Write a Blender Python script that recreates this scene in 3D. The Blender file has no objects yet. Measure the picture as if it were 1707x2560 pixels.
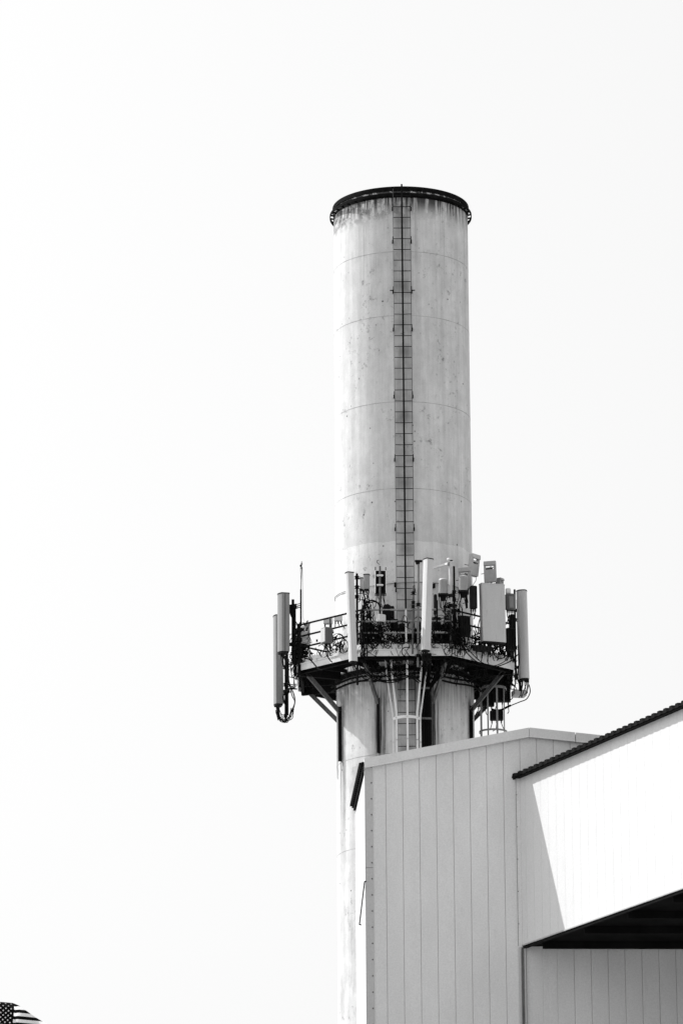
import bpy, math, random
from math import sin, cos, tan, radians, sqrt, pi, atan2
from mathutils import Vector as V, Matrix
random.seed(7)
sc = bpy.context.scene
COL = sc.collection

# ------------------------------------------------------------------ camera
FPX = 11500.0; PITCH = radians(15.2); RHO = .0059
EYE = V((0, 0, 1.7))
Fv = V((0, cos(PITCH), sin(PITCH))); Rv = V((1, 0, 0)); Uv = V((0, -sin(PITCH), cos(PITCH)))
R2 = cos(RHO)*Rv - sin(RHO)*Uv; U2 = sin(RHO)*Rv + cos(RHO)*Uv
cam = bpy.data.cameras.new('camera'); co = bpy.data.objects.new('camera', cam); COL.objects.link(co)
m = Matrix.Identity(4)
for i in range(3):
    m[i][0] = R2[i]; m[i][1] = U2[i]; m[i][2] = -Fv[i]; m[i][3] = EYE[i]
co.matrix_world = m
cam.sensor_fit = 'HORIZONTAL'; cam.sensor_width = 24.0; cam.lens = 24.0*FPX/1707.0
cam.clip_start = .5; cam.clip_end = 6000
sc.camera = co

# ------------------------------------------------------------------ sky, sun, exposure
SUN_D = V((1.267, -.579, -1.4735)).normalized()          # direction the light travels
SUN_EL = math.asin(-SUN_D.z); SUN_AZ = atan2(-SUN_D.x, -SUN_D.y)
w = bpy.data.worlds.new('World'); sc.world = w; w.use_nodes = True
wn = w.node_tree; wn.nodes.clear()
wo = wn.nodes.new('ShaderNodeOutputWorld'); wb = wn.nodes.new('ShaderNodeBackground')
sk = wn.nodes.new('ShaderNodeTexSky'); sk.sky_type = 'NISHITA'; sk.sun_disc = False
sk.sun_elevation = SUN_EL; sk.sun_rotation = SUN_AZ % (2*pi)
sk.air_density = 1.0; sk.dust_density = 6.0; sk.ozone_density = 1.0
bw = wn.nodes.new('ShaderNodeRGBToBW')                    # black and white picture
pw = wn.nodes.new('ShaderNodeMath'); pw.operation = 'POWER'; pw.inputs[1].default_value = .35   # thin bright overcast evens the sky out
ml = wn.nodes.new('ShaderNodeMath'); ml.operation = 'MULTIPLY'; ml.inputs[1].default_value = 2.34
wn.links.new(sk.outputs[0], bw.inputs[0]); wn.links.new(bw.outputs[0], pw.inputs[0]); wn.links.new(pw.outputs[0], ml.inputs[0]); wn.links.new(ml.outputs[0], wb.inputs[0])
wb.inputs[1].default_value = 0.15
wn.links.new(wb.outputs[0], wo.inputs[0])
sl = bpy.data.lights.new('sun', 'SUN'); sl.energy = 3.1; sl.angle = radians(.5); sl.color = (1, 1, 1)
so = bpy.data.objects.new('sun', sl); COL.objects.link(so)
so.rotation_euler = SUN_D.to_track_quat('-Z', 'Y').to_euler(); so.location = (-60, 40, 90)
sc.view_settings.view_transform = 'Standard'; sc.view_settings.look = 'None'
sc.view_settings.exposure = 0.87; sc.view_settings.gamma = 1.0
sc.render.engine = 'CYCLES'

# ------------------------------------------------------------------ pixel -> place helpers
def ray(px, py): return Fv + R2*((px-853.5)/FPX) + U2*((1280-py)/FPX)
def at(px, py, Y):
    d = ray(px, py); return EYE + d*(Y/d.y)
def atz(px, py, z):
    d = ray(px, py); return EYE + d*((z-EYE.z)/d.z)
def onplane(px, py, P0, n):
    d = ray(px, py); return EYE + d*((P0-EYE).dot(n)/d.dot(n))

# ------------------------------------------------------------------ materials
MATS = {}
def mat(name, base, rough=.6, metal=0.0, var=.0, scale=4.0, stretch=1.0, dirt=0.0, spec=.3):
    if name in MATS: return MATS[name]
    mt = bpy.data.materials.new(name); mt.use_nodes = True; nt = mt.node_tree; N = nt.nodes; L = nt.links
    b = N['Principled BSDF']; b.inputs['Roughness'].default_value = rough; b.inputs['Metallic'].default_value = metal
    b.inputs['Specular IOR Level'].default_value = spec
    tc = N.new('ShaderNodeTexCoord'); mp = N.new('ShaderNodeMapping'); mp.inputs['Scale'].default_value = (scale, scale, scale*stretch)
    L.new(tc.outputs['Object'], mp.inputs[0])
    nz = N.new('ShaderNodeTexNoise'); nz.inputs['Detail'].default_value = 6; nz.inputs['Roughness'].default_value = .65
    nz.inputs['Scale'].default_value = 1; L.new(mp.outputs[0], nz.inputs[0])
    mr = N.new('ShaderNodeMapRange'); mr.inputs[1].default_value = .3; mr.inputs[2].default_value = .7
    mr.inputs[3].default_value = base*(1-var); mr.inputs[4].default_value = min(.95, base*(1+var))
    L.new(nz.outputs[0], mr.inputs[0])
    out = mr.outputs[0]
    ng = N.new('ShaderNodeTexNoise'); ng.inputs['Scale'].default_value = 38; ng.inputs['Detail'].default_value = 3; L.new(tc.outputs['Object'], ng.inputs[0])
    mg = N.new('ShaderNodeMapRange'); mg.inputs[1].default_value = .3; mg.inputs[2].default_value = .7; mg.inputs[3].default_value = .93; mg.inputs[4].default_value = 1.05; L.new(ng.outputs[0], mg.inputs[0])
    mm = N.new('ShaderNodeMath'); mm.operation = 'MULTIPLY'; L.new(out, mm.inputs[0]); L.new(mg.outputs[0], mm.inputs[1]); out = mm.outputs[0]
    if dirt:
        n2 = N.new('ShaderNodeTexNoise'); n2.inputs['Scale'].default_value = 1; n2.inputs['Detail'].default_value = 8
        mp2 = N.new('ShaderNodeMapping'); mp2.inputs['Scale'].default_value = (26, 26, 3); L.new(tc.outputs['Object'], mp2.inputs[0]); L.new(mp2.outputs[0], n2.inputs[0])
        m2 = N.new('ShaderNodeMapRange'); m2.inputs[1].default_value = .6; m2.inputs[2].default_value = .78; m2.inputs[3].default_value = 1; m2.inputs[4].default_value = 1-dirt
        L.new(n2.outputs[0], m2.inputs[0]); mu = N.new('ShaderNodeMath'); mu.operation = 'MULTIPLY'
        L.new(out, mu.inputs[0]); L.new(m2.outputs[0], mu.inputs[1]); out = mu.outputs[0]
    L.new(out, b.inputs['Base Color'])
    bp = N.new('ShaderNodeBump'); bp.inputs['Strength'].default_value = .12; bp.inputs['Distance'].default_value = .01
    L.new(nz.outputs[0], bp.inputs['Height']); L.new(bp.outputs[0], b.inputs['Normal'])
    MATS[name] = mt; return mt

def shaft_material(zt, zbreak, strut_az, zstrut, zdeck):
    """weathered painted concrete: soot runs under the rim, faint vertical weathering, a repainted band, rust runs below the struts"""
    mt = bpy.data.materials.new('weathered_concrete'); mt.use_nodes = True; nt = mt.node_tree; N = nt.nodes; L = nt.links
    b = N['Principled BSDF']; b.inputs['Roughness'].default_value = .85; b.inputs['Specular IOR Level'].default_value = .15
    tc = N.new('ShaderNodeTexCoord'); sep = N.new('ShaderNodeSeparateXYZ'); L.new(tc.outputs['Object'], sep.inputs[0])
    X, Y, Z = sep.outputs
    def M(op, a, c=None, d=None, clamp=False):
        n = N.new('ShaderNodeMath'); n.operation = op; n.use_clamp = clamp
        for i, v in enumerate((a, c, d)):
            if v is None: continue
            if isinstance(v, (int, float)): n.inputs[i].default_value = v
            else: L.new(v, n.inputs[i])
        return n.outputs[0]
    def noise(sx, sz, detail=6, rough=.6, off=0):
        mp = N.new('ShaderNodeMapping'); mp.inputs['Scale'].default_value = (sx, sx, sz); mp.inputs['Location'].default_value = (off, off*.7, off*1.3)
        L.new(tc.outputs['Object'], mp.inputs[0]); n = N.new('ShaderNodeTexNoise'); n.inputs['Scale'].default_value = 1
        n.inputs['Detail'].default_value = detail; n.inputs['Roughness'].default_value = rough; L.new(mp.outputs[0], n.inputs[0]); return n.outputs[0]
    def rng(v, a, c, d, e, smooth=False):
        n = N.new('ShaderNodeMapRange'); n.interpolation_type = 'SMOOTHSTEP' if smooth else 'LINEAR'
        for i, q in enumerate((a, c, d, e)): n.inputs[i+1].default_value = q
        L.new(v, n.inputs[0]); return n.outputs[0]
    th = M('ARCTAN2', X, M('MULTIPLY', Y, -1))              # 0 towards the street, + to the right
    col = rng(noise(2.2, 1.7, 8, .68), .3, .7, .53, .69)
    col = M('MULTIPLY', col, rng(noise(5, .22, 8, .7, 3), .3, .72, 1.10, .79))       # vertical weathering
    col = M('MULTIPLY', col, rng(noise(40, 40, 3, .5, 9), .3, .7, .94, 1.05))        # grain
    # repainted lighter band just above the antennas
    edge = M('ADD', Z, M('MULTIPLY', noise(3, 3, 4, .6, 5), .16))
    band = M('MULTIPLY', M('LESS_THAN', edge, zbreak+.08), M('GREATER_THAN', Z, zdeck))
    col = M('MULTIPLY', col, M('ADD', 1, M('MULTIPLY', band, .17)))
    # soot and rust runs below the rim, ragged
    drop = M('SUBTRACT', zt, Z)
    runs = rng(noise(13, .5, 6, .6, 21), .44, .53, 0, 1)
    blot = rng(noise(5, 4.5, 8, .7, 33), .44, .56, 0, 1)
    leftw = rng(X, -1.9, .6, 1.0, .35)
    f1 = M('MULTIPLY', runs, rng(drop, .30, .95, 1.05, 0, True))
    f2 = M('MULTIPLY', M('MULTIPLY', blot, leftw), rng(drop, .55, 1.1, 1.0, 0, True))
    soot = M('MAXIMUM', f1, f2)
    solid = rng(M('ADD', drop, M('MULTIPLY', noise(9, .8, 5, .6, 40), .3)), .30, .44, .95, 0, True)
    soot = M('MULTIPLY', M('MAXIMUM', soot, solid), M('SUBTRACT', 1, M('MULTIPLY', M('GREATER_THAN', noise(9, 9, 3, .6, 45), .57), M('LESS_THAN', drop, .24))))
    long_ = M('MULTIPLY', rng(noise(16, .25, 6, .6, 55), .56, .7, 0, .35), rng(drop, .6, 4.2, 1, 0, True))
    soot = M('MAXIMUM', soot, long_, None, True)
    col = M('MULTIPLY', col, M('SUBTRACT', 1, M('MULTIPLY', soot, .88)))
    # grime between and beside the ladder rails
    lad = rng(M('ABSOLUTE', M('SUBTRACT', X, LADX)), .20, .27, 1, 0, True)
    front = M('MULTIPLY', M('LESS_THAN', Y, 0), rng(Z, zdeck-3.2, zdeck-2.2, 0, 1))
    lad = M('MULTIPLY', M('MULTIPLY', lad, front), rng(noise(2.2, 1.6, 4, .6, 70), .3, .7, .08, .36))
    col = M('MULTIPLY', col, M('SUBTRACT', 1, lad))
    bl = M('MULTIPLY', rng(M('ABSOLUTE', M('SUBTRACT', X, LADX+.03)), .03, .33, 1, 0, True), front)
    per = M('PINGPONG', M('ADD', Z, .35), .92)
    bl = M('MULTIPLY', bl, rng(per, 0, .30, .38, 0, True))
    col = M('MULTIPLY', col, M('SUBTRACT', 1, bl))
    # chips and pock marks
    vo = N.new('ShaderNodeTexVoronoi'); vo.inputs['Scale'].default_value = 2.6; L.new(tc.outputs['Object'], vo.inputs[0])
    chip = M('MULTIPLY', rng(vo.outputs['Distance'], .045, .08, 1, 0), rng(noise(1.1, 1.1, 2, .5, 81), .40, .48, 0, 1))
    vo2 = N.new('ShaderNodeTexVoronoi'); vo2.inputs['Scale'].default_value = 5.5; mp9 = N.new('ShaderNodeMapping'); mp9.inputs['Scale'].default_value = (1, 1, .6); L.new(tc.outputs['Object'], mp9.inputs[0]); L.new(mp9.outputs[0], vo2.inputs[0])
    chip2 = M('MULTIPLY', rng(vo2.outputs['Distance'], .05, .12, .6, 0), rng(noise(1.7, 1.3, 3, .5, 88), .5, .6, 0, 1))
    chip = M('MAXIMUM', chip, chip2)
    col = M('MULTIPLY', col, M('SUBTRACT', 1, M('MULTIPLY', chip, .8)))
    scab = M('MULTIPLY', rng(noise(6, 5, 8, .75, 151), .57, .64, 0, .5), rng(noise(.9, .7, 2, .5, 161), .48, .6, 0, 1))
    col = M('MULTIPLY', col, M('SUBTRACT', 1, scab))
    # rust runs below each strut foot
    st = None
    for a in strut_az:
        d = M('ABSOLUTE', M('SUBTRACT', M('ADD', th, M('MULTIPLY', M('SUBTRACT', noise(7, 1.2, 4, .6, 90+a), .5), .09)), a+.01))
        g = rng(d, .03, .15, 1, 0, True)
        st = g if st is None else M('MAXIMUM', st, g)
    stz = M('MULTIPLY', rng(Z, zstrut+.1, zstrut+.75, 1, 0, True), rng(Z, zstrut-5, zstrut-.6, .1, 1, True))
    stn = M('MULTIPLY', M('MULTIPLY', st, stz), rng(noise(24, .5, 6, .7, 101), .36, .56, .1, 1))
    deck_shade_runs = M('MULTIPLY', rng(noise(18, .35, 6, .7, 111), .40, .62, .1, .75), rng(Z, zdeck-1.7, zdeck-.25, 0, 1, True))  # soot and rust streaks, with the shade below the deck painted in
    deck_shade_runs = M('MULTIPLY', deck_shade_runs, M('LESS_THAN', Z, zdeck+.3))
    col = M('MULTIPLY', col, M('SUBTRACT', 1, M('MAXIMUM', M('MULTIPLY', stn, .95), deck_shade_runs)))
    # rough repaired patches low on the shaft
    pat = M('MULTIPLY', rng(noise(2.6, 1.1, 4, .6, 131), .52, .6, 0, .16), M('LESS_THAN', Z, zdeck-2.6))
    col = M('MULTIPLY', col, M('SUBTRACT', 1, pat))
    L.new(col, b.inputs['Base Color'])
    bp = N.new('ShaderNodeBump'); bp.inputs['Strength'].default_value = .25; bp.inputs['Distance'].default_value = .012
    L.new(noise(14, 9, 6, .7, 7), bp.inputs['Height']); L.new(bp.outputs[0], b.inputs['Normal'])
    return mt

GREY = mat('grey_paint', .42, .5, 0, .12, 5, .3, .25)
RADOME = mat('radome_plastic', .50, .55, 0, .06, 3, .3, .22)
RADLT = mat('light_radome', .56, .5, 0, .06, 3, .3, .25)
DKBOX = mat('dark_housing', .014, .6, 0, .3, 4, 1, 0, .08)
MIDBOX = mat('mid_grey_housing', .22, .5, 0, .15, 6)
BLACK = mat('black_rubber', .005, .7, 0, .3, 5, 1, 0, .05)
STEEL = mat('dull_galvanised', .11, .6, 0, .35, 9, .4, 0, .15)
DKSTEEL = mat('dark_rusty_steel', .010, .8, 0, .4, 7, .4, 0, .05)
LTSTEEL = mat('light_galvanised', .26, .5, 0, .3, 9, .3)
WHITE = mat('white_paint', .72, .45, 0, .06, 6, .3, .2)
CLAD = mat('grey_cladding', .66, .5, 0, .07, 1.1, .35, .08)
CLADW = mat('white_cladding', .60, .5, 0, .03, 1.1, .35, .06)
FLASH = mat('flashing_sheet', .47, .45, .1, .04, 1.3, .5, .1)
ROOFM = mat('corrugated_sheet', .02, .7, 0, .2, 5, 1, 0, .05)
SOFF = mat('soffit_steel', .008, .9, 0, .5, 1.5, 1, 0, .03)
PLATE = mat('platform_plate', .68, .5, .1, .12, 4, .4, .35)
RUST = mat('rusty_rim', .007, .9, 0, .6, 9, 1, 0, .04)

# ------------------------------------------------------------------ mesh builder
class MB:
    def __init__(s): s.v = []; s.f = []; s.m = []; s.k = 0
    def add(s, vs, fs):
        o = len(s.v); s.v += [V(x) for x in vs]
        for f in fs: s.f.append([i+o for i in f]); s.m.append(s.k)
        return s
    def box(s, c, size, M=None):
        x, y, z = [a/2 for a in size]; c = V(c)
        vs = [V((i*x, j*y, k*z)) for i in (-1, 1) for j in (-1, 1) for k in (-1, 1)]
        if M is not None: vs = [M @ q for q in vs]
        return s.add([c+q for q in vs], [(0,1,3,2), (4,6,7,5), (0,4,5,1), (2,3,7,6), (0,2,6,4), (1,5,7,3)])
    def cbox(s, c, size, b=.01, M=None):
        """box with chamfered vertical edges and a chamfered top and bottom"""
        x, y, z = [a/2 for a in size]; c = V(c); b = min(b, x*.45, y*.45, z*.45)
        def loop(x, y, z, b): return [V(q) for q in ((x-b,-y,z), (x,-y+b,z), (x,y-b,z), (x-b,y,z), (-x+b,y,z), (-x,y-b,z), (-x,-y+b,z), (-x+b,-y,z))]
        L = [loop(x-b, y-b, -z, b*.6), loop(x, y, -z+b, b), loop(x, y, z-b, b), loop(x-b, y-b, z, b*.6)]
        return s.loft([[c + (M @ q if M is not None else q) for q in l] for l in L])
    def loft(s, loops, cap=True, closed=True):
        n = len(loops[0]); vs = [p for l in loops for p in l]; fs = []
        for i in range(len(loops)-1):
            for j in range(n if closed else n-1):
                k = (j+1) % n; fs.append((i*n+j, i*n+k, (i+1)*n+k, (i+1)*n+j))
        if cap: fs.append(tuple(range(n-1, -1, -1))); fs.append(tuple((len(loops)-1)*n+j for j in range(n)))
        return s.add(vs, fs)
    def prism(s, prof, z0, z1): return s.loft([[V((x, y, z0)) for x, y in prof], [V((x, y, z1)) for x, y in prof]])
    def tube(s, pts, r, n=8, cap=True):
        pts = [V(p) for p in pts]; t0 = (pts[1]-pts[0]).normalized()
        a = t0.cross(V((0, 0, 1))); a = t0.cross(V((1, 0, 0))) if a.length < .05 else a
        a.normalize(); loops = []
        for i, p in enumerate(pts):
            t = (pts[min(i+1, len(pts)-1)]-pts[max(i-1, 0)])
            if t.length < 1e-7: t = t0
            t.normalize(); a = a - t*a.dot(t); a.normalize(); b2 = t.cross(a)
            rr = r if not isinstance(r, (list, tuple)) else r[i]
            loops.append([p + (a*cos(2*pi*j/n) + b2*sin(2*pi*j/n))*rr for j in range(n)])
        return s.loft(loops, cap)
    def bar(s, p, q, wd, th, up=(0, 0, 1)):
        """rectangular bar from p to q"""
        p, q = V(p), V(q); t = (q-p).normalized(); u = V(up); a = t.cross(u)
        if a.length < .05: a = t.cross(V((0, 1, 0)))
        a.normalize(); b2 = a.cross(t)
        l = [a*wd/2*i + b2*th/2*j for i, j in ((-1,-1), (1,-1), (1,1), (-1,1))]
        return s.loft([[p+x for x in l], [q+x for x in l]])
    def channel(s, p, q, wd, dp, t=.012, up=(0, 0, 1)):
        """C-shaped steel channel"""
        p, q = V(p), V(q); ax = (q-p).normalized(); a = ax.cross(V(up)).normalized(); b2 = a.cross(ax)
        s.bar(p, q, t, dp, up)
        for sgn in (-1, 1): s.bar(p + b2*sgn*(dp/2-t/2) + a*wd/2, q + b2*sgn*(dp/2-t/2) + a*wd/2, wd-t, t, up)
        return s
    def ring(s, c, ri, ro, z0, z1, n=96):
        c = V(c); sec = [(ri, z0), (ro, z0), (ro, z1), (ri, z1)]; vs = []; fs = []
        for i in range(n):
            t = 2*pi*i/n; vs += [c + V((r*sin(t), -r*cos(t), z)) for r, z in sec]
        for i in range(n):
            for j in range(4): fs.append((i*4+j, ((i+1) % n)*4+j, ((i+1) % n)*4+(j+1) % 4, i*4+(j+1) % 4))
        return s.add(vs, fs)
    def build(s, name, mats, parent=None, local=False, smooth=False, loc=None):
        inv = Matrix.Identity(4)
        if parent is not None and not local: inv = WM[parent.name].inverted()
        if loc is not None: inv = Matrix.Translation(-V(loc)) @ inv
        me = bpy.data.meshes.new(name); me.from_pydata([tuple(inv @ v) for v in s.v], [], s.f); me.update()
        for mt in (mats if isinstance(mats, (list, tuple)) else [mats]): me.materials.append(mt)
        for p, k in zip(me.polygons, s.m): p.material_index = k; p.use_smooth = smooth
        import bmesh
        bm = bmesh.new(); bm.from_mesh(me); bmesh.ops.recalc_face_normals(bm, faces=bm.faces); bm.to_mesh(me); bm.free()
        if smooth:
            try: me.set_sharp_from_angle(angle=radians(38))
            except Exception: pass
        o = bpy.data.objects.new(name, me); COL.objects.link(o)
        WM[o.name] = (WM[parent.name] if parent else Matrix.Identity(4)) @ (Matrix.Translation(V(loc)) if loc is not None else Matrix.Identity(4))
        if loc is not None: o.location = loc
        if parent: o.parent = parent
        return o
WM = {}
def tag(o, label, cat, group=None, kind=None):
    o['label'] = label; o['category'] = cat
    if group: o['group'] = group
    if kind: o['kind'] = kind
    return o
def thing(name, label, cat, M=None, loc=None, group=None):
    o = bpy.data.objects.new(name, None); COL.objects.link(o); o.empty_display_size = .2
    if M is None: M = Matrix.Translation(V(loc or (0, 0, 0)))
    o.matrix_world = M; WM[o.name] = M.copy()
    return tag(o, label, cat, group)
def sub_label(o, l): o['label'] = l; return o
def frame(base, top, az):
    """local frame: z from base to top, y = the way it faces (azimuth from the camera side, + to the right)"""
    z = (top-base).normalized(); y = V((sin(radians(az)), -cos(radians(az)), 0)); y = (y - z*y.dot(z)).normalized(); x = y.cross(z)
    M = Matrix.Identity(4)
    for i in range(3): M[i][0] = x[i]; M[i][1] = y[i]; M[i][2] = z[i]; M[i][3] = base[i]
    return M, (top-base).length

# ------------------------------------------------------------------ ground
g = MB(); g.add([(-2500, -600, 0), (2500, -600, 0), (2500, 4500, 0), (-2500, 4500, 0)], [(0, 1, 2, 3)])
go = g.build('ground', mat('pale_paving', .30, .9, 0, .3, .6)); go['kind'] = 'structure'

# ------------------------------------------------------------------ chimney
YC = 120.0; R = 1.84; RAP = 2.88
CX = at(1008.4, 1280, YC).x; AX = V((CX, YC, 0))
def cyl(r, deg, z): return V((CX + r*sin(radians(deg)), YC - r*cos(radians(deg)), z))
def zf(py, px=1008, r=R): return at(px, py, YC-r).z
ZT = zf(467.5); ZD = at(1008, 1640, YC-RAP).z
LADX = at(1007.5, 900, YC-2.0).x - CX
STAZ = [22.5+45*k for k in range(8)]
strut_az = [radians(a) for a in (-67.5, -22.5, 22.5, 67.5)]
ZS = ZD - 1.0
chim = thing('chimney', 'tall round weathered concrete chimney with a sooty dark rim', 'chimney', loc=(CX, YC, 0))
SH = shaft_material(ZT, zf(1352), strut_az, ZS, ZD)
n = 192; s = MB(); loops = []
for r, z in ((R+.03, 0), (R, 14), (R, ZT), (R-.16, ZT), (R-.16, ZT-9)):
    loops.append([cyl(r, 360*j/n, z) for j in range(n)])
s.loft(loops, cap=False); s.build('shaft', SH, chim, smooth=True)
SEAM = mat('seam_line', .36, .9, 0, .5, 3)
for py in (628, 788, 1004, 1220.7, 1883, 2110):
    s = MB(); z = zf(py); s.ring(AX, R-.02, R+.003, z-.006, z+.006, 160); s.build('joint_line', SEAM, chim, smooth=True)
# rim: cap ring, lower stiffening ring on brackets
s = MB(); s.ring(AX, R-.2, R+.035, ZT-.10, ZT+.02, 160); s.build('cap_ring', RUST, chim, smooth=True)
zr = zf(490)
s = MB(); s.ring(AX, R+.088, R+.112, zr-.01, zr+.07, 160); s.ring(AX, R-.01, R+.012, zr-.03, zr+.04, 160)
rim = s.build('rim_ring', RUST, chim, smooth=False)
nb = 44
for i in range(nb):
    a = 360*i/nb
    if cos(radians(a)) < -.45: continue
    b = MB(); e = radians(a)
    b.bar(cyl(R-.01, a, zr-.02), cyl(R+.1, a, zr-.0), .035, .04); b.build('bracket', RUST, rim)
# surveying cable hoop with clips, small hook
zh = zf(1457); s = MB(); s.tube([cyl(R+.025, a, zh + .03*sin(a*.05)) for a in range(-100, 101, 4)], .011, 5); s.build('cable_hoop', LTSTEEL, chim, smooth=True)
for a in (-8, 24, 52):
    b = MB(); b.box(cyl(R+.04, a, zh-.06), (.05, .07, .12), Matrix.Rotation(radians(a), 3, 'Z')); b.build('hoop_clip', BLACK, chim)
b = MB(); h = at(946, 1406, YC-1.75)
b.tube([h+V((.01, 0, .06)), h+V((-.03, -.02, .05)), h+V((-.045, -.02, 0)), h+V((-.02, -.02, -.03)), h+V((.03, 0, -.06))], .008, 5); b.build('hook', BLACK, chim)

# the ladder: two rails, one safety rail in the middle, rungs and stand-off brackets
lad = thing('chimney_ladder', 'dark steel ladder with a thick centre safety rail running up the chimney', 'ladder', loc=(CX+LADX, YC-R, ZD-5))
ly = YC - 2.02; lz0 = at(1018, 1905, ly).z; lz1 = ZT-.12; lw = .232
def ladx(z): return CX + LADX
for sgn in (-1, 1):
    s = MB(); s.box((CX+LADX+sgn*lw, ly, (lz0+lz1)/2), (.012, .045, lz1-lz0+.02)); s.build('rail', STEEL if sgn < 0 else DKSTEEL, lad)
s = MB(); s.box((CX+LADX+.005, ly-.045, (at(1012, 1525, ly).z+ZT+.01)/2), (.046, .05, ZT+.01-at(1012, 1525, ly).z)); s.build('safety_rail', DKSTEEL, lad)
s = MB()
for k in range(58):
    z = at(1003, 503, ly).z+.16 - k*.305
    s = MB(); s.tube([(CX+LADX-lw, ly, z), (CX+LADX, ly+.006*(k % 3-1), z-.004*(k % 2)), (CX+LADX+lw, ly, z)], .010, 6)
    if z > lz0: s.build('rung', DKSTEEL, lad)
for py in (515, 597, 722, 817, 985, 1143, 1317, 1470, 1650, 1800):
    z = at(1007, py, ly).z
    for sgn in (-1, 1):
        b = MB(); x = CX+LADX+sgn*lw
        b.box((x+sgn*.012, ly+.02, z), (.02, .05, .16)); b.box((x+sgn*.02, (ly+YC-R)/2+.03, z-.04), (.03, .24, .05))
        if py == 722: b.box((x+sgn*.05, ly+.02, z-.03), (.11, .03, .02))
        b.build('standoff_bracket', DKSTEEL, lad)

# ------------------------------------------------------------------ platform round the chimney
plat = thing('antenna_platform', 'eight sided steel platform with railings braced round the chimney', 'platform', loc=(CX, YC, ZD))
def oc(ap, k, z): return cyl(ap/cos(radians(22.5)), 22.5+45*k, z)
def seg(ap, k, t, z): return oc(ap, k-1, z).lerp(oc(ap, k, z), t)         # facet k: k=0 front, 1 front right, -1 front left
for k in range(8):
    s = MB()
    for (z0, z1, ap) in ((0, .165, RAP), (.19, .33, RAP-.04)):
        a, b = oc(ap, k-1, ZD+z0), oc(ap, k, ZD+z0); ai, bi = oc(ap-.02, k-1, ZD+z0), oc(ap-.02, k, ZD+z0)
        up = V((0, 0, z1-z0)); s.loft([[a, ai, ai+up, a+up], [b, bi, bi+up, b+up]])
    a, b = oc(RAP-.03, k-1, ZD+.17), oc(RAP-.03, k, ZD+.17); s.bar(a, b, .10, .03)
    s.build('kick_plate', PLATE, plat)
    # edge beam under the deck, inner
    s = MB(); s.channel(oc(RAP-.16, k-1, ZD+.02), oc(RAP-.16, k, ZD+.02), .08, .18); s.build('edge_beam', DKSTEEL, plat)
    for j, hz in enumerate((.635, .945, 1.26)):
        s = MB(); s.tube([seg(RAP-.06, k, t, ZD+hz) for t in (0, .5, 1)], .026, 8); s.build('railing', [LTSTEEL if k == 0 else DKSTEEL], plat, smooth=True)
    for t in (0.0, .5):
        s = MB(); s.tube([seg(RAP-.06, k, t, ZD+.1), seg(RAP-.06, k, t, ZD+1.28)], .026, 8); s.build('rail_post', WHITE if (k == 0 and t == .5) else STEEL, plat, smooth=True)
# deck: steel grating, bearing bars across
s = MB(); zg = ZD+.13; y = -RAP+.05
while y < RAP-.03:
    # octagon half width at y
    hw = min(RAP, (RAP*sqrt(2)-abs(y))) - .04
    hole = sqrt(max(0, (R+.06)**2-y*y))
    for sgn in (-1, 1):
        if hole > 0: a, b = sgn*hole, sgn*hw
        else:
            if sgn < 0: continue
            a, b = -hw, hw
        s.box((CX+(a+b)/2, YC+y, zg), (abs(b-a), .006, .045))
    y += .034
x = -RAP+.1
while x < RAP-.08:
    hh = min(RAP, (RAP*sqrt(2)-abs(x))) - .05; hole = sqrt(max(0, (R+.06)**2-x*x))
    for sgn in (-1, 1):
        if hole > 0: a, b = sgn*hole, sgn*hh
        else:
            if sgn < 0: continue
            a, b = -hh, hh
        s.box((CX+x, YC+(a+b)/2, zg+.018), (.008, abs(b-a), .008))
    x += .11
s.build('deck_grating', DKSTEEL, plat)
# solid deck plates (towards the right and behind)
s = MB()
for k in (0, 1, 2, 3, 4, 5):
    a, b = oc(RAP-.1, k-1, ZD+.10), oc(RAP-.1, k, ZD+.10); c, d = cyl(R+.08, 22.5+45*(k-1), ZD+.10), cyl(R+.08, 22.5+45*k, ZD+.10)
    mid = cyl((R+.08), 45*k, ZD+.10); t = V((0, 0, .012)); s.loft([[a, b, d, mid, c], [q+t for q in (a, b, d, mid, c)]])
s.build('deck_plate', DKSTEEL, plat)
for k in range(8):
    az = STAZ[k]
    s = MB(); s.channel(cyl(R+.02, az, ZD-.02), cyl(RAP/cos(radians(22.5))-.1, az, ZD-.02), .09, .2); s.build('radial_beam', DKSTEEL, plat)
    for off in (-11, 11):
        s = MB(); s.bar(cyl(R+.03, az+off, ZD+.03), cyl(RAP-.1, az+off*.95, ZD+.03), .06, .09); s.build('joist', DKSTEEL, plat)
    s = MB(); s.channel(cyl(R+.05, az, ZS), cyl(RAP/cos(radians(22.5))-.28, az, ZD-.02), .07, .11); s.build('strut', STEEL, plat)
    wc = .15 if k == 0 else .055
    s = MB(); s.channel(cyl(R+.05, az, ZS+.14), cyl(R+.05, az, ZS-1.35), wc, .08, up=(sin(radians(az)), -cos(radians(az)), 0)); s.build('wall_channel', DKSTEEL, plat)
s = MB(); s.ring(AX, R+.01, R+.05, ZD-.16, ZD-.02, 120); s.build('collar_ring', DKSTEEL, plat, smooth=False)
for zz in (-.30, -.42):
    s = MB(); s.tube([cyl(R+.22+.05*sin(a*.09), a, ZD+zz+.03*sin(a*.13)) for a in range(-75, 110, 5)], .028, 6); s.build('conduit', BLACK, plat, smooth=True)

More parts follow.
